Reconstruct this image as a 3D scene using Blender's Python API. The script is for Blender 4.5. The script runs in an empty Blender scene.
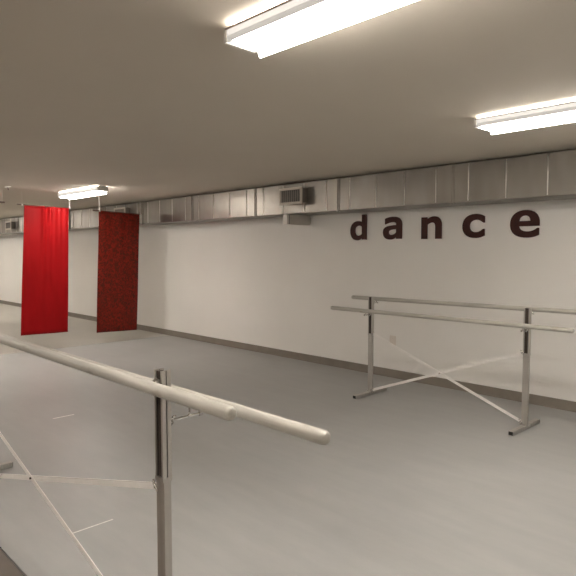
import bpy, bmesh, math, random
from mathutils import Vector, Matrix
random.seed(7)
S = bpy.context.scene
COL = S.collection
PI = math.pi

# ------------------------------------------------------------------ materials
def mat(name):
    m = bpy.data.materials.new(name)
    m.use_nodes = True
    nt = m.node_tree
    return m, nt, nt.nodes, nt.links, nt.nodes['Principled BSDF']

def coords(N, L, scale=(1, 1, 1)):
    tc = N.new('ShaderNodeTexCoord')
    mp = N.new('ShaderNodeMapping')
    mp.inputs['Scale'].default_value = scale
    L.new(tc.outputs['Object'], mp.inputs['Vector'])
    return mp.outputs['Vector']

def noise(N, L, vec, scale, detail=4, rough=.55):
    n = N.new('ShaderNodeTexNoise')
    n.inputs['Scale'].default_value = scale
    n.inputs['Detail'].default_value = detail
    n.inputs['Roughness'].default_value = rough
    L.new(vec, n.inputs['Vector'])
    return n.outputs['Fac']

def ramp(N, L, fac, stops):
    r = N.new('ShaderNodeValToRGB')
    e = r.color_ramp.elements
    while len(e) < len(stops):
        e.new(.5)
    for el, (p, c) in zip(e, stops):
        el.position = p
        el.color = (*c, 1)
    L.new(fac, r.inputs['Fac'])
    return r.outputs['Color']

def bump(N, L, b, h, strength, dist=.002):
    n = N.new('ShaderNodeBump')
    n.inputs['Strength'].default_value = strength
    n.inputs['Distance'].default_value = dist
    L.new(h, n.inputs['Height'])
    L.new(n.outputs['Normal'], b.inputs['Normal'])

def simple(name, c, rough=.5, metal=0., var=.06, scale=8., stretch=(1, 1, 1), bs=0.):
    m, nt, N, L, b = mat(name)
    v = coords(N, L, stretch)
    f = noise(N, L, v, scale)
    lo = tuple(max(0, x * (1 - var)) for x in c)
    hi = tuple(min(1, x * (1 + var)) for x in c)
    L.new(ramp(N, L, f, [(.3, lo), (.7, hi)]), b.inputs['Base Color'])
    b.inputs['Roughness'].default_value = rough
    b.inputs['Metallic'].default_value = metal
    if bs:
        bump(N, L, b, noise(N, L, v, scale * 6), bs)
    return m

M = {}
M['wall'] = simple('wall_paint', (.90, .878, .835), .75, 0, .02, 1.2, bs=.05)
M['ceiling'] = simple('ceiling_paint', (.62, .562, .478), .85, 0, .02, 1.0, bs=.05)
M['base'] = simple('vinyl_baseboard', (.24, .21, .175), .5, 0, .08, 5)
M['white'] = simple('white_enamel', (.78, .75, .70), .4, 0, .02, 10)
M['strap'] = simple('white_painted_bar', (.92, .89, .85), .35, 0, .04, 14)
M['steel'] = simple('brushed_steel', (.50, .475, .44), .33, .85, .08, 30, (1, 1, .05))
M['darksteel'] = simple('dark_inner_steel', (.05, .036, .027), .6, .2, .2, 20)
M['chrome'] = simple('chrome', (.78, .77, .75), .12, 1, .02, 20)
M['black'] = simple('black_rubber', (.012, .012, .012), .6, 0, .2, 20)
M['darkrod'] = simple('dark_wood_rod', (.10, .06, .045), .5, 0, .2, 20)
M['cord'] = simple('white_cord', (.82, .80, .76), .7, 0, .05, 60)
M['letter'] = simple('dark_brown_letter_face', (.050, .0115, .007), .7, 0, .25, 14)
M['letterside'] = simple('red_brown_letter_side', (.07, .012, .008), .6, 0, .15, 14)
M['slot'] = simple('dark_slot', (.05, .045, .04), .6, 0, .1, 20)
M['plate'] = simple('ivory_plate', (.80, .74, .67), .4, 0, .02, 20)
M['louvre'] = simple('grey_louvre', (.33, .30, .27), .45, .5, .05, 20)
M['pale'] = simple('pale_box_enamel', (.60, .55, .48), .45, 0, .03, 12)

def wood():
    m, nt, N, L, b = mat('whitewashed_wood_rail')
    v = coords(N, L, (1.2, 30, 30))
    f = noise(N, L, v, 1.6, 6, .6)
    c1 = ramp(N, L, f, [(.25, (.37, .355, .31)), (.6, (.53, .505, .45)), (.85, (.61, .585, .53))])
    v2 = coords(N, L, (5, 14, 14))
    k = noise(N, L, v2, 1.1, 2)
    mx = N.new('ShaderNodeMixRGB'); mx.blend_type = 'MULTIPLY'
    mx.inputs['Fac'].default_value = 1
    L.new(c1, mx.inputs['Color1'])
    L.new(ramp(N, L, k, [(.22, (.62, .58, .5)), (.36, (1, 1, 1))]), mx.inputs['Color2'])
    L.new(mx.outputs['Color'], b.inputs['Base Color'])
    b.inputs['Roughness'].default_value = .33
    return m
M['wood'] = wood()

def duct():
    m, nt, N, L, b = mat('galvanised_sheet')
    v = coords(N, L, (1, 1, .35))
    f = noise(N, L, v, 3.0, 2)
    L.new(ramp(N, L, f, [(.3, (.24, .22, .195)), (.7, (.34, .317, .285))]), b.inputs['Base Color'])
    b.inputs['Metallic'].default_value = .9
    mr = N.new('ShaderNodeMapRange')
    mr.inputs['To Min'].default_value = .29
    mr.inputs['To Max'].default_value = .36
    L.new(f, mr.inputs['Value'])
    L.new(mr.outputs['Result'], b.inputs['Roughness'])
    return m
M['duct'] = duct()
M['bead'] = simple('sheet_edge_highlight', (.80, .77, .73), .34, .8, .05, 20)  # beads lighter than the duct sheet, lamp highlights put into their colour

def floor_mat():
    m, nt, N, L, b = mat('grey_dance_vinyl')
    v = coords(N, L)
    f = noise(N, L, v, .9, 5, .6)
    f2 = noise(N, L, coords(N, L, (.5, 2.5, 1)), 3.5, 4, .6)
    c1 = ramp(N, L, f, [(.3, (.39, .389, .379)), (.7, (.43, .429, .418))])
    c2 = ramp(N, L, f2, [(.35, (.95, .95, .95)), (.75, (1.06, 1.06, 1.05))])
    mx = N.new('ShaderNodeMixRGB'); mx.blend_type = 'MULTIPLY'; mx.inputs['Fac'].default_value = 1
    L.new(c1, mx.inputs['Color1']); L.new(c2, mx.inputs['Color2'])
    L.new(mx.outputs['Color'], b.inputs['Base Color'])
    mr = N.new('ShaderNodeMapRange')
    mr.inputs['To Min'].default_value = .36
    mr.inputs['To Max'].default_value = .52
    L.new(f2, mr.inputs['Value']); L.new(mr.outputs['Result'], b.inputs['Roughness'])
    bump(N, L, b, noise(N, L, v, 2.6, 3), .12, .01)
    return m
M['floor'] = floor_mat()
M['darkfloor'] = simple('dark_brown_floor', (.16, .132, .11), .55, 0, .12, 5)
M['floorleft'] = simple('beige_vinyl', (.56, .535, .485), .42, 0, .04, 2)
M['seamglint'] = simple('pale_seam_glint', (.82, .80, .76), .4, 0, .1, 30)  # seam glint put into the colour

def diffuser(name, e, k=.9):
    m, nt, N, L, b = mat(name)
    b.inputs['Base Color'].default_value = (.9, .9, .88, 1)
    b.inputs['Emission Color'].default_value = (1, .935, .87, 1)
    b.inputs['Emission Strength'].default_value = e
    v = coords(N, L)
    L.new(ramp(N, L, noise(N, L, v, 30), [(0, (k * .98, k * .98, k * .95)), (1, (k, k, k * .98))]), b.inputs['Base Color'])
    return m
M['glow'] = diffuser('lit_acrylic_diffuser', 9.0)
M['glowside'] = diffuser('lit_acrylic_side', .17, .35)
M['glowtop'] = diffuser('lit_acrylic_top', 8.0)
M['glowgrey'] = diffuser('lit_acrylic_lower_side', .095, .3)
M['gapbrown'] = simple('brown_gap_shade', (.16, .11, .09), .5, 0, .05, 20)  # shade of the ceiling gap, put into the colour

def red_cloth():
    m, nt, N, L, b = mat('red_satin')
    v = coords(N, L, (1, 1, .3))
    L.new(ramp(N, L, noise(N, L, v, 7), [(.3, (.27, .003, .004)), (.7, (.33, .004, .006))]), b.inputs['Base Color'])
    b.inputs['Roughness'].default_value = .55
    b.inputs['Specular IOR Level'].default_value = .12
    bump(N, L, b, noise(N, L, coords(N, L, (1, 60, 60)), 6), .1)
    return m
M['red'] = red_cloth()

def brocade():
    m, nt, N, L, b = mat('red_brown_brocade')
    v = coords(N, L)
    w = N.new('ShaderNodeTexNoise'); w.inputs['Scale'].default_value = 19; w.inputs['Detail'].default_value = 2
    w.inputs['Distortion'].default_value = 1.5
    L.new(v, w.inputs['Vector'])
    L.new(ramp(N, L, w.outputs['Fac'], [(.38, (.080, .016, .008)), (.50, (.145, .013, .007)), (.62, (.23, .018, .010))]), b.inputs['Base Color'])
    b.inputs['Roughness'].default_value = .36
    b.inputs['Specular IOR Level'].default_value = .15
    return m
M['brocade'] = brocade()

# ------------------------------------------------------------------ helpers
def new_obj(name, bm, m, parent=None, loc=None, smooth=False):
    me = bpy.data.meshes.new(name)
    bmesh.ops.recalc_face_normals(bm, faces=bm.faces)
    if smooth:
        for f in bm.faces:
            f.smooth = True
    bm.to_mesh(me); bm.free()
    for mm in (m if isinstance(m, (list, tuple)) else [m]):
        me.materials.append(mm)
    o = bpy.data.objects.new(name, me)
    COL.objects.link(o)
    if parent is not None:
        o.parent = parent
    if loc is not None:
        o.location = loc
    return o

def tag(o, label, cat, group=None):
    o['label'] = label; o['category'] = cat
    if group:
        o['group'] = group
    return o

def thing(name, label, cat, loc=(0, 0, 0), group=None):
    o = bpy.data.objects.new(name, None)
    o.empty_display_size = .1
    COL.objects.link(o)
    o.location = loc
    return tag(o, label, cat, group)

def struct(name, bm, m):
    o = new_obj(name, bm, m)
    o['kind'] = 'structure'
    return o

def box(bm, x0, x1, y0, y1, z0, z1, bev=0.):
    r = bmesh.ops.create_cube(bm, size=1)
    vs = r['verts']
    for v in vs:
        v.co = Vector((x0 + (v.co.x + .5) * (x1 - x0), y0 + (v.co.y + .5) * (y1 - y0), z0 + (v.co.z + .5) * (z1 - z0)))
    if bev:
        es = list({e for v in vs for e in v.link_edges})
        bmesh.ops.bevel(bm, geom=es, offset=bev, segments=2, affect='EDGES', profile=.6)
    return bm

def bx(*a):
    bm = bmesh.new()
    return box(bm, *a)

def rings(bm, path, radii, seg=16, cap=True):
    """swept round tube through points; radius per point"""
    P = [Vector(p) for p in path]
    n = len(P)
    prev = None
    rs = []
    ref = None
    for i in range(n):
        if i == 0: d = P[1] - P[0]
        elif i == n - 1: d = P[-1] - P[-2]
        else: d = (P[i + 1] - P[i]).normalized() + (P[i] - P[i - 1]).normalized()
        d.normalize()
        if ref is None:
            ref = Vector((0, 0, 1)) if abs(d.z) < .9 else Vector((1, 0, 0))
        a = (ref - d * ref.dot(d)).normalized()
        ref = a
        b = d.cross(a)
        rs.append([bm.verts.new(P[i] + (a * math.cos(2 * PI * k / seg) + b * math.sin(2 * PI * k / seg)) * radii[i]) for k in range(seg)])
    for i in range(n - 1):
        for k in range(seg):
            bm.faces.new((rs[i][k], rs[i][(k + 1) % seg], rs[i + 1][(k + 1) % seg], rs[i + 1][k]))
    if cap:
        bm.faces.new(rs[0][::-1]); bm.faces.new(rs[-1])
    return bm

def tube(bm, path, r, seg=12):
    return rings(bm, path, [r] * len(path), seg)

def bend(pts, rad=.012, n=5):
    """round the inner corners of a polyline"""
    P = [Vector(p) for p in pts]
    out = [P[0]]
    for i in range(1, len(P) - 1):
        a = (P[i - 1] - P[i]).normalized() * rad
        b = (P[i + 1] - P[i]).normalized() * rad
        for k in range(n + 1):
            t = k / n
            out.append(P[i] + a * (1 - t) ** 2 + b * t ** 2)
    out.append(P[-1])
    return out

def bar_between(bm, a, b, w, t, end=.0):
    """flat bar: width w (in the vertical plane), thickness t along y"""
    a = Vector(a); b = Vector(b)
    d = (b - a).normalized()
    a = a - d * end; b = b + d * end
    yv = Vector((0, 1, 0))
    up = yv.cross(d).normalized()
    vs = []
    for p in (a, b):
        for su in (-1, 1):
            for sy in (-1, 1):
                vs.append(bm.verts.new(p + up * su * w / 2 + yv * sy * t / 2))
    for f in ((0, 1, 3, 2), (4, 6, 7, 5), (0, 4, 5, 1), (2, 3, 7, 6), (0, 2, 6, 4), (1, 5, 7, 3)):
        bm.faces.new([vs[i] for i in f])
    return bm

# ------------------------------------------------------------------ room
ZC = 2.575; YW = 6.10; XL = -20.5; XR = 3.2; YF = -3.2
struct('floor', bx(-9.62, XR, 1.0, YW, -.1, 0), M['floor'])
struct('floor_left', bx(XL, -9.635, 1.0, YW, -.1, 0), M['floorleft'])
struct('floor_front', bx(XL, XR, YF, .992, -.1, -.001), M['darkfloor'])  # darker brown strip of floor on the camera side
struct('ceiling', bx(XL, XR, YF, YW, ZC, ZC + .1), M['ceiling'])
struct('wall_back', bx(XL, XR, YW, YW + .12, 0, ZC), M['wall'])
struct('wall_front', bx(XL, XR, YF - .12, YF, 0, ZC), M['wall'])
struct('wall_left', bx(XL - .12, XL, YF, YW, 0, ZC), M['wall'])
struct('wall_right', bx(XR, XR + .12, YF, YW, 0, ZC), M['wall'])
bm = bmesh.new()
prof = [(YW, 0), (YW - .022, 0), (YW - .012, .012), (YW - .010, .098), (YW - .004, .104), (YW, .104)]
A = [bm.verts.new((XL, y, z)) for y, z in prof]; B = [bm.verts.new((XR, y, z)) for y, z in prof]
for i in range(len(prof)):
    j = (i + 1) % len(prof)
    bm.faces.new((A[i], A[j], B[j], B[i]))
bm.faces.new(A); bm.faces.new(B[::-1])
struct('baseboard_back', bm, M['base'])

# ------------------------------------------------------------------ ballet barres
def rail_mesh(x0, x1, r=.0225):
    bm = bmesh.new()
    xs = [(x0, r * .62), (x0 + .004, r * .85), (x0 + .012, r * .98), (x0 + .02, r)]
    n = 10
    for i in range(1, n):
        xs.append((x0 + .02 + (x1 - x0 - .04) * i / n, r))
    xs += [(x1 - .02, r), (x1 - .012, r * .98), (x1 - .004, r * .85), (x1, r * .62)]
    return rings(bm, [(x, 0, 0) for x, _ in xs], [q for _, q in xs], 24)

def barre(label, X1, X2, Y, top, slot, attach, low, foot, front, back, group):
    """X1 left post, X2 right post.  front/back = (y offset, z at left, z at right, x start, x end, drop)"""
    xm = (X1 + X2) / 2
    t = thing('ballet_barre', label, 'ballet barre', (xm, Y, 0), group)
    hx, hy, uy = .0275, .0155, .0185
    for X in (X1, X2):
        x = X - xm
        bm = bmesh.new()
        box(bm, x - hx, x + hx, -hy, hy, .036, slot, .002)
        # slotted upper channel: four corner angles around an open slot
        for sx in (-1, 1):
            for sy in (-1, 1):
                xa, xb = sorted((x + sx * hx, x + sx * (hx - .0075)))
                ya, yb = sorted((sy * uy, sy * .0025))
                box(bm, xa, xb, ya, yb, slot - .01, top)
                xa, xb = sorted((x + sx * (hx - .0075), x + sx * (hx - .011)))
                ya, yb = sorted((sy * uy, sy * (uy - .003)))
                box(bm, xa, xb, ya, yb, slot - .01, top)
        box(bm, x - hx - .001, x + hx + .001, -uy - .001, uy + .001, slot - .016, slot)
        p = new_obj('post', bm, M['steel'], t)
        new_obj('inner_channel', bx(x - hx + .009, x + hx - .009, -uy + .006, uy - .006, slot - .01, top - .006), M['darksteel'], p)
        # foot on the floor
        f = new_obj('foot', bx(x - .022, x + .022, -foot + .002, foot - .002, .002, .038, .003), M['steel'], t)
        for s in (-1, 1):
            ya, yb = sorted((s * (foot - .006), s * foot))
            new_obj('end_cap', bx(x - .0195, x + .0195, ya, yb, .0045, .0355, .001), M['black'], f)
        for bx_, by_ in ((x, -hy - .012), (x - hx - .012, 0), (x + hx + .012, 0)):
            new_obj('foot_bolt', tube(bmesh.new(), [(bx_, by_, .037), (bx_, by_, .046)], .010, 6), M['chrome'], f)
        new_obj('foot_plate', bx(x - hx - .024, x + hx + .024, -hy - .004, hy + .004, .036, .0395), M['chrome'], f)
    # rails and their brackets
    for (oy, z1, z2, xs, xe, drop) in (front, back):
        zf = lambda x: z1 + (z2 - z1) * (x + xm - X1) / (X2 - X1)
        bm = rail_mesh(xs - xm, xe - xm)
        xc = (xs + xe) / 2 - xm
        for v in bm.verts:
            v.co.y += oy
            v.co.z += zf(v.co.x)
        new_obj('rail', bm, M['wood'], t, smooth=True)
        s = 1 if oy > 0 else -1
        for X in (X1, X2):
            x = X - xm
            z = zf(x)
            bm = bmesh.new()
            if drop > .02:
                tube(bm, bend([(x, s * (uy - .012), z - drop), (x, oy, z - drop), (x, oy, z - .017)], .016), .0058, 10)
                tube(bm, [(x, s * (uy), z - drop), (x, s * (uy + .007), z - drop)], .015, 16)
            else:
                tube(bm, [(x, s * (uy - .012), z - drop), (x, oy - s * .016, z - drop)], .0058, 10)
                tube(bm, [(x, s * (uy), z - drop), (x, s * (uy + .007), z - drop)], .015, 16)
            if drop > .02:
                tube(bm, [(x, oy - s * .012, z - drop), (x, oy + s * (drop - .03), z - drop)], .0058, 10)
            br = new_obj('rail_bracket', bm, M['chrome'], t, smooth=False)
            if drop > .02:
                new_obj('nut', tube(bmesh.new(), [(x, oy + s * (drop - .036), z - drop), (x, oy + s * (drop - .022), z - drop)], .0095, 6), M['chrome'], br)
            new_obj('nut', tube(bmesh.new(), [(x, s * (uy + .006), z - drop), (x, s * (uy + .017), z - drop)], .0105, 6), M['chrome'], br)
            if drop > .02:
                bm = bmesh.new()
                tube(bm, bend([(x + .001, s * (uy + .004), z - drop - .022), (x + .014, s * (uy + .018), z - drop - .006), (x + .016, s * (uy + .012), z - drop + .018), (x + .034, s * (uy + .016), z - drop + .024)], .008), .0042, 8)
                new_obj('hook', bm, M['chrome'], br, smooth=True)
    # cross braces, pinned in the middle
    a1, a2 = X1 - xm + hx + .004, X2 - xm - hx - .004
    b = new_obj('brace_bar', bar_between(bmesh.new(), (a1, .0025, low), (a2, .0025, attach), .027, .004), M['strap'], t)
    b = new_obj('brace_bar', bar_between(bmesh.new(), (a1, -.0025, attach), (a2, -.0025, low), .027, .004), M['strap'], t)
    bm = bmesh.new()
    zc = (attach + low) / 2
    tube(bm, [(0, -.012, zc), (0, .010, zc)], .006, 8)
    new_obj('pivot_bolt', bm, M['darksteel'], t)
    for xx, s in ((a1, 1), (a2, -1)):
        for z in (attach, low):
            c = new_obj('brace_clip', tube(bmesh.new(), bend([(xx + s * .022, -.010, z + .020), (xx + s * .004, -hy - .006, z + .018), (xx - s * .014, -hy - .005, z + .004), (xx - s * .010, -hy + .001, z - .016)], .010), .0055, 8), M['chrome'], t, smooth=True)
            new_obj('pin', tube(bmesh.new(), [(xx + s * .008, -.016, z), (xx + s * .008, .010, z)], .0075, 6), M['chrome'], c)
    return t

barre('pale double rail portable barre standing by the wall under the word dance', -4.0, -2.225, 5.172, 1.118, .70, .70, .062, .288,
      (-.10, .963, .960, -4.51, -1.785, .045), (.10, 1.088, 1.096, -4.36, -1.66, .045), 'portable ballet barres')
barre('large double rail portable barre in the foreground, its rail ends pointing right', -4.52, -1.838, 1.13, 1.186, .785, .735, .045, .335,
      (-.09, 1.147, 1.145, -4.96, -1.31, .0), (.12, 1.066, 1.067, -4.72, -1.125, .079), 'portable ballet barres')

# ------------------------------------------------------------------ air duct
DY, DZ0, DZ1 = 5.62, 2.149, 2.560
t = thing('air_duct', 'long rectangular galvanised duct running under the ceiling along the back wall', 'air duct', (-9.4, DY, DZ0))
ox, oy_, oz = -9.4, DY, DZ0
joints = []
x = -3.27 + 1.62 * 3
while x > XL:
    joints.append(x); x -= 1.62
edges = [XR] + joints + [XL]
for i in range(len(edges) - 1):
    xb, xa = edges[i], edges[i + 1]
    if xb - xa < .02: continue
    bm = bmesh.new()
    box(bm, xa + .002 - ox, xb - .002 - ox, 0, YW - DY, 0, DZ1 - DZ0, .006)
    s = new_obj('duct_section', bm, M['duct'], t)
    xx = xb - .2
    while xx > xa + .12:
        new_obj('bead', tube(bmesh.new(), [(xx - ox, .001, .012), (xx - ox, .001, DZ1 - DZ0 - .012)], .007, 10), M['bead'], s, smooth=True)
        xx -= .41
for j in joints:
    bm = bmesh.new()
    box(bm, j - .030 - ox, j + .030 - ox, -.008, .03, -.006, DZ1 - DZ0 + .003, .003)
    box(bm, j - .006 - ox, j + .006 - ox, -.020, .01, -.012, DZ1 - DZ0 + .003, .002)
    new_obj('joint_flange', bm, M['duct'], t)

# registers on the duct face
def register(label, xc, zc=2.38, w=.44, h=.225):
    r = thing('air_register', label, 'air vent', (xc, DY, zc), 'air vents on the duct')
    bm = bmesh.new()
    box(bm, -w / 2 + .03, w / 2 - .015, -.105, -.0075, -h / 2 + .015, h / 2 - .015, .003)
    new_obj('collar', bm, M['duct'], r)
    bm = bmesh.new()
    y0, y1 = -.128, -.104
    f = .032
    box(bm, -w / 2, w / 2, y0, y1, h / 2 - f, h / 2, .003)
    box(bm, -w / 2, w / 2, y0, y1, -h / 2, -h / 2 + f, .003)
    box(bm, -w / 2, -w / 2 + f, y0, y1, -h / 2 + f - .002, h / 2 - f + .002, .003)
    box(bm, w / 2 - f, w / 2, y0, y1, -h / 2 + f - .002, h / 2 - f + .002, .003)
    new_obj('frame', bm, M['pale'], r)
    bm = bmesh.new()
    box(bm, -w / 2 + f - .003, w / 2 - f + .003, -.110, -.1055, -h / 2 + f, h / 2 - f)
    new_obj('backing', bm, M['slot'], r)
    bm = bmesh.new()
    n = 10
    for i in range(n):
        x = -w / 2 + f + (w - 2 * f) * (i + .5) / n
        box(bm, x - .0045, x + .0045, -.126, -.108, -h / 2 + f - .002, h / 2 - f + .002)
    new_obj('louvres', bm, M['louvre'], r)
register('louvred air vent on the duct, up and left of the letter d', -5.64, 2.378)
register('air vent on the duct hidden behind the brown brocade banner top', -10.42, 2.372)
register('small distant air vent on the duct left of the red banner', -16.7, 2.345)

# pale box under the duct, use unknown, gives no light
b = thing('box_fixture', 'small pale box of unknown use on the wall under the duct, below the louvred vent', 'wall box', (-5.85, YW, 2.008))
new_obj('housing', bx(-.035, .035, -.44, -.03, 0, .139, .006), M['pale'], b)
new_obj('wall_mount', bx(-.02, .02, -.032, 0, .02, .11, .003), M['pale'], b)
new_obj('front_recess', bx(-.030, .030, -.462, -.439, .004, .134), M['slot'], b)
new_obj('front_cover', bx(-.045, .045, -.50, -.461, -.004, .137, .006), M['white'], b)

# wall outlet
o = thing('wall_outlet', 'small ivory outlet plate on the back wall behind the far barre', 'outlet', (-4.36, YW, .483))
new_obj('cover_plate', bx(-.05, .05, -.007, 0, -.062, .062, .003), M['plate'], o)
for dz in (-.026, .026):
    new_obj('socket', bx(-.018, .018, -.0095, -.006, dz - .017, dz + .017, .003), M['plate'], o)

# ------------------------------------------------------------------ letters
def bez(p0, p1, p2, p3, n=10):
    out = []
    for i in range(1, n + 1):
        t = i / n
        out.append(tuple(p0[k] * (1 - t) ** 3 + 3 * p1[k] * t * (1 - t) ** 2 + 3 * p2[k] * t * t * (1 - t) + p3[k] * t ** 3 for k in (0, 1)))
    return out

def outline(start, segs):
    P = [start]
    for s in segs:
        if len(s) == 1:
            P.append(s[0])
        else:
            P += bez(P[-1], *s)
    if (P[0][0] - P[-1][0]) ** 2 + (P[0][1] - P[-1][1]) ** 2 < 1e-8:
        P.pop()
    return P

GL = {}
GL['d'] = [outline((1.26, 0), [[(1.26, 1.40)], [(.94, 1.40)], [(.94, .95)],
                              [(.84, 1.02), (.72, 1.04), (.60, 1.04)], [(.24, 1.04), (0, .83), (0, .50)],
                              [(0, .18), (.20, -.03), (.52, -.03)], [(.70, -.03), (.83, .03), (.94, .13)], [(.94, 0)]]),
           outline((.94, .30), [[(.94, .72)], [(.86, .78), (.78, .80), (.69, .80)], [(.46, .80), (.34, .70), (.34, .50)],
                               [(.34, .30), (.44, .21), (.64, .21)], [(.76, .21), (.86, .24), (.94, .30)]])]
GL['a'] = [outline((1.18, 0), [[(.86, 0)], [(.86, .12)], [(.76, .02), (.62, -.03), (.45, -.03)], [(.18, -.03), (0, .10), (0, .31)],
                              [(0, .58), (.25, .62), (.86, .645)], [(.86, .67)], [(.86, .78), (.75, .80), (.58, .80)],
                              [(.42, .80), (.28, .76), (.13, .71)], [(.13, .96)], [(.28, 1.01), (.46, 1.04), (.64, 1.04)],
                              [(.98, 1.04), (1.18, .95), (1.18, .66)]]),
           outline((.86, .30), [[(.86, .46)], [(.55, .45), (.33, .44), (.33, .31)], [(.33, .21), (.40, .18), (.54, .18)],
                               [(.68, .18), (.78, .22), (.86, .30)]])]
GL['n'] = [outline((0, 0), [[(0, 1.01)], [(.31, 1.01)], [(.31, .90)], [(.46, 1.00), (.58, 1.04), (.72, 1.04)],
                           [(.98, 1.04), (1.13, .90), (1.13, .62)], [(1.13, 0)], [(.81, 0)], [(.81, .52)],
                           [(.81, .72), (.74, .77), (.60, .77)], [(.51, .77), (.42, .74), (.31, .67)], [(.31, 0)]])]
GL['c'] = [outline((1.10, .92), [[(.96, 1.00), (.82, 1.04), (.66, 1.04)], [(.24, 1.04), (0, .83), (0, .50)],
                                [(0, .17), (.24, -.03), (.66, -.03)], [(.82, -.03), (.97, .01), (1.10, .08)], [(1.10, .36)], [(1.05, .36)],
                                [(.92, .26), (.82, .22), (.70, .22)], [(.46, .22), (.34, .32), (.34, .50)],
                                [(.34, .69), (.47, .79), (.70, .79)], [(.83, .79), (.94, .74), (1.05, .65)], [(1.10, .65)]])]
GL['e'] = [outline((1.11, .42), [[(1.11, .54)], [(1.11, .86), (.92, 1.04), (.58, 1.04)], [(.22, 1.04), (0, .83), (0, .50)],
                                [(0, .16), (.24, -.03), (.66, -.03)], [(.84, -.03), (.98, .01), (1.10, .07)], [(1.10, .33)], [(1.05, .33)],
                                [(.95, .24), (.83, .20), (.69, .20)], [(.46, .20), (.34, .28), (.33, .42)]]),
           outline((.33, .61), [[(.79, .61)], [(.79, .76), (.71, .84), (.57, .84)], [(.42, .84), (.34, .75), (.33, .61)]])]

def letter(ch, x0, x1, z0, z1, label):
    cu = bpy.data.curves.new('c', 'CURVE')
    cu.dimensions = '2D'; cu.fill_mode = 'BOTH'
    cu.extrude = .010; cu.bevel_depth = .002; cu.bevel_resolution = 1
    pts = [p for c in GL[ch] for p in c]
    ax, bx_ = min(p[0] for p in pts), max(p[0] for p in pts)
    az, bz = min(p[1] for p in pts), max(p[1] for p in pts)
    for c in GL[ch]:
        sp = cu.splines.new('POLY')
        sp.points.add(len(c) - 1)
        for q, p in zip(sp.points, c):
            q.co = ((p[0] - ax) / (bx_ - ax) * (x1 - x0) - (x1 - x0) / 2, (p[1] - az) / (bz - az) * (z1 - z0), 0, 1)
        sp.use_cyclic_u = True
    tmp = bpy.data.objects.new('tmp', cu)
    COL.objects.link(tmp)
    bpy.context.view_layer.update()
    me = bpy.data.meshes.new_from_object(tmp.evaluated_get(bpy.context.evaluated_depsgraph_get()))
    bpy.data.objects.remove(tmp); bpy.data.curves.remove(cu)
    me.name = 'wall_letter'
    me.transform(Matrix.Rotation(PI / 2, 4, 'X'))
    me.materials.clear()
    me.materials.append(M['letter']); me.materials.append(M['letterside'])
    for f in me.polygons:
        f.material_index = 0 if f.normal.y < -.5 else 1
    o = bpy.data.objects.new('wall_letter', me)
    COL.objects.link(o)
    o.location = ((x0 + x1) / 2, YW - .0125, z0)
    tag(o, label, 'letter', 'letters spelling dance')
for ch, x0, x1, z0, z1 in (('d', -5.065, -4.80, 1.781, 2.116), ('a', -4.52, -4.24, 1.781, 2.066), ('n', -3.945, -3.675, 1.780, 2.045),
                           ('c', -3.395, -3.13, 1.780, 2.049), ('e', -2.83, -2.522, 1.774, 2.063)):
    letter(ch, x0, x1, z0, z1, {'d': 'dark brown wall letter d, the first of the word, with tall ascender',
                                'a': 'dark brown wall letter a between the letters d and n',
                                'n': 'dark brown wall letter n, the middle one of the word',
                                'c': 'dark brown wall letter c between the letters n and e',
                                'e': 'large dark brown wall letter e, the last of the word'}[ch])

# ------------------------------------------------------------------ ceiling lights
LL = 1.38
def lamp_parts(t):
    # local: x along the fixture, z = 0 at the ceiling, going down
    h = LL / 2
    def sweep(prof, x0, x1, closed=True, cap=True):
        bm = bmesh.new()
        A = [bm.verts.new((x0, y, z)) for y, z in prof]; B = [bm.verts.new((x1, y, z)) for y, z in prof]
        n = len(prof)
        for i in range(n if closed else n - 1):
            j = (i + 1) % n
            bm.faces.new((A[i], A[j], B[j], B[i]))
        if cap:
            bm.faces.new(A); bm.faces.new(B[::-1])
        return bm
    new_obj('housing', sweep([(-.055, 0), (.055, 0), (.055, -.060), (-.055, -.060)], -h, h), M['white'], t)
    # ribbed lens, shallow towards the room and with a deep lip on its far side
    prof = [(.076, -.0765), (.081, -.080), (.080, -.108), (.075, -.113), (.068, -.110), (.060, -.086)]
    nb = 5
    for i in range(nb):
        a = .060 - .132 * i / nb
        w = .132 / nb
        prof += [(a - w * .2, -.089), (a - w * .5, -.092), (a - w * .8, -.089), (a - w, -.082)]
    prof += [(-.079, -.081), (-.080, -.0765)]
    new_obj('diffuser', sweep(prof, -h + .055, h - .055), M['glow'], t)
    for s in (-1, 1):
        def side(y0, y1, z0, z1):
            return [(s * y0, z0), (s * y1, z0), (s * y1, z1), (s * y0, z1)]
        new_obj('side_lens', sweep(side(.060, .083, -.026, -.050), -h + .02, h - .02), M['glowside'], t)
        new_obj('side_panel', sweep(side(.060, .081, -.0505, -.076), -h + .02, h - .02), M['glowgrey'], t)
        new_obj('upper_lens', sweep(side(.056, .082, -.0165, -.0175), -h + .03, h - .03), M['glowtop'], t)
        new_obj('gap_shade_strip', sweep(side(.056, .086, -.0180, -.0255), -h + .01, h - .01), M['gapbrown'], t)  # dark gap below the ceiling, its shade drawn as a brown strip
        x0, x1 = sorted((s * (h - .02), s * h))
        new_obj('end_cap', bx(x0, x1, -.084, .084, -.078, -.012, .004), M['white'], t)

def copy_tree(o, parent=None):
    c = o.copy(); COL.objects.link(c)
    if parent is not None:
        c.parent = parent
        c.matrix_parent_inverse = o.matrix_parent_inverse
    for ch in list(o.children):
        copy_tree(ch, c)
    return c

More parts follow.
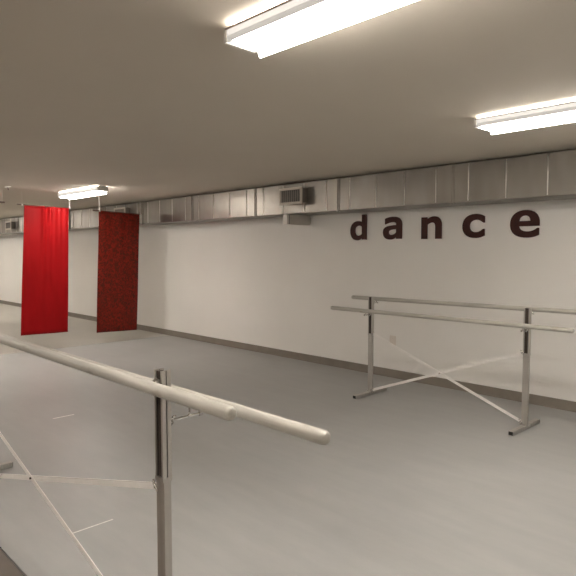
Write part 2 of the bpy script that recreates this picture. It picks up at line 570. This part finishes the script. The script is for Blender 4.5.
lamps = [(-1.29, 1.62, 'fluorescent ceiling light nearest the camera, at the top of the picture'),
         (-1.37, 3.90, 'fluorescent ceiling light at the right, in front of the duct above the letters'),
         (-8.56, 3.90, 'small distant fluorescent ceiling light above the two hanging banners'),
         (-8.57, 1.59, 'fluorescent ceiling light left of the view, level with the banners'),
         (-8.57, -.68, 'fluorescent ceiling light left of the view, nearest the front wall'),
         (-1.29, -.68, 'fluorescent ceiling light behind the camera'),
         (-4.93, -.68, 'added unseen fluorescent fill light between the rows, beside the near barre'),  # added out of view, off the lamp grid, to light the back wall
         (-12.2, -.68, 'added fluorescent fill light left of the view, near the front wall'),  # added out of view for more light from the left
         (-12.2, 1.59, 'added fluorescent fill light left of the view, middle of the room'),  # also added out of view, lifts the left side
         (2.1, 3.86, 'added fluorescent fill light right of the view'),  # added beyond the right edge to brighten the back wall
         (-18.6, 4.3, 'added unseen fluorescent fill light in the far left corner, close to the back wall'),  # added out of view to brighten the far left wall
         (-15.8, 3.86, 'fluorescent ceiling light at the far left end near the back wall'),
         (-15.8, 1.59, 'fluorescent ceiling light at the far left end, middle row'),
         ]
first = None
for (x, y, lab) in lamps:
    if first is None:
        first = thing('fluorescent_light', lab, 'ceiling light', (x, y, ZC), 'fluorescent ceiling lights')
        lamp_parts(first)
    else:
        c = copy_tree(first)
        c.location = (x, y, ZC)
        c['label'] = lab

# ------------------------------------------------------------------ hanging banners
def banner(label, X, ya, yb, za, zb, zlow_a, zlow_b, skew, m, folds, rodm):
    """cloth in the plane x = X, from y=ya (left) to yb (right)"""
    t = thing('hanging_banner', label, 'banner', (X, (ya + yb) / 2, za))
    ny, nz = 60, 40
    bm = bmesh.new()
    th = .002
    def pt(i, k, s):
        u = i / ny; w = k / nz
        zt = za + (zb - za) * u; zl = zlow_a + (zlow_b - zlow_a) * u
        y = ya + (yb - ya) * u + skew * w - (ya + yb) / 2 + (.05 if m is M['red'] else .0) * w * (u - .5)
        d = 0
        for (uc, amp, wid, dep) in folds:
            d += amp * math.exp(-((u - uc - .02 * w) / wid) ** 2) * max(0, 1 - w / dep) ** 1.2
        d += .006 * math.sin(u * 9 + 2) * w + .004 * math.sin(w * 7 + u * 3)
        return bm.verts.new((d + s * th, y, zt + (zl - zt) * w - za))
    F = [[pt(i, k, 1) for k in range(nz + 1)] for i in range(ny + 1)]
    B = [[pt(i, k, -1) for k in range(nz + 1)] for i in range(ny + 1)]
    for i in range(ny):
        for k in range(nz):
            bm.faces.new((F[i][k], F[i + 1][k], F[i + 1][k + 1], F[i][k + 1]))
            bm.faces.new((B[i][k], B[i][k + 1], B[i + 1][k + 1], B[i + 1][k]))
    for i in range(ny):
        bm.faces.new((F[i][0], B[i][0], B[i + 1][0], F[i + 1][0]))
        bm.faces.new((F[i][nz], F[i + 1][nz], B[i + 1][nz], B[i][nz]))
    for k in range(nz):
        bm.faces.new((F[0][k], F[0][k + 1], B[0][k + 1], B[0][k]))
        bm.faces.new((F[ny][k], B[ny][k], B[ny][k + 1], F[ny][k + 1]))
    new_obj('cloth', bm, m, t, smooth=True)
    hw = (yb - ya) / 2
    bm = bmesh.new()
    tube(bm, [(0, -hw - .11, .006), (0, hw + .035, (zb - za) + .002)], .009, 10)
    rod = new_obj('rod', bm, rodm, t, smooth=False)
    for s, z in ((-1, 0), (1, zb - za)):
        yy = s * (hw + .018) if s > 0 else -(hw + .03 if m is M['red'] else hw - .012)
        bm = bmesh.new()
        tube(bm, [(0, yy, z), (0, yy, ZC - za)], .011 if (s > 0) == (m is M['red']) else .002, 8)
        tube(bm, [(0, yy - .012, z), (0, yy + .012, z)], .0125, 8)
        new_obj('hanging_cord', bm, M['cord'], t)
    return t

banner('bright red cloth banner hanging from the ceiling, left of the brown one', -9.48, 3.37, 4.085, 2.362, 2.345, .294, .280, -.085, M['red'],
       [(.42, .030, .035, .8), (.50, -.016, .03, .7), (.57, .022, .03, .75), (.68, .016, .04, .5), (.80, .012, .03, .5), (.92, .022, .05, .9), (.25, -.012, .1, .6)], M['darkrod'])
banner('dark red brown brocade banner hanging from the ceiling between red banner and duct', -9.50, 4.625, 5.41, 2.332, 2.304, .213, .190, -.09, M['brocade'],
       [(.12, .012, .05, .9), (.32, -.010, .06, .8), (.52, .012, .06, .8), (.78, .010, .06, .7)], M['darkrod'])

# end of another hanging rod at the very left, and a hook plate on the ceiling
r = thing('hanging_rod', 'dark end of a bare hanging rod at the left edge of the photo', 'rod', (-9.48, 2.75, 2.385))
new_obj('rod', tube(bmesh.new(), [(0, -.45, .004), (0, .33, 0)], .013, 10), M['darkrod'], r)
for yy in (-.40, .30):
    bm = bmesh.new(); tube(bm, [(0, yy, 0), (0, yy, ZC - 2.385)], .003, 8)
    new_obj('hanging_cord', bm, M['cord'], r)
h = thing('ceiling_hook', 'tiny white hook plate on the ceiling at the far left', 'hook', (-8.95, 2.96, ZC))
new_obj('plate', bx(-.07, .07, -.02, .02, -.012, 0, .003), M['cord'], h)
bm = bmesh.new(); tube(bm, bend([(0, 0, -.01), (0, 0, -.05), (.02, 0, -.05), (.02, 0, -.03)], .008), .004, 8)
new_obj('hook', bm, M['darkrod'], h)

# ------------------------------------------------------------------ seam glints on the floor
def glint(label, x, y0, y1, w=.012):  # glints on the floor seams, drawn as thin pale strips
    o = new_obj('floor_glint', bx(-w / 2, w / 2, 0, y1 - y0, 0, .0012), M['seamglint'], loc=(x, y0, 0))
    tag(o, label, 'glint', 'pale marks on the floor')
glint('thin painted seam glint on the grey floor between banners and near barre post', -5.557, 2.19, 2.40, .022)
glint('thin painted seam glint on the grey floor behind the cross brace of the near barre', -3.185, 1.34, 1.60, .010)

# ------------------------------------------------------------------ camera, world, view
f = 576.0
p = math.atan(36 / f)
th = math.atan(558 * math.cos(p) / f)
cd = bpy.data.cameras.new('camera')
cam = bpy.data.objects.new('camera', cd)
COL.objects.link(cam)
cam.location = (0, 0, 1.62)
cam.rotation_euler = (PI / 2 - p, 0, PI / 2 - th)
cd.sensor_width = 36; cd.lens = 36
cd.clip_start = .02
S.camera = cam
w = bpy.data.worlds.new('world')
S.world = w
w.use_nodes = True
w.node_tree.nodes['Background'].inputs['Color'].default_value = (.03, .028, .025, 1)
S.cycles.caustics_reflective = False
S.view_settings.view_transform = 'Standard'
S.view_settings.look = 'None'
S.view_settings.gamma = 1
S.view_settings.use_curve_mapping = False
S.view_settings.exposure = 2.08
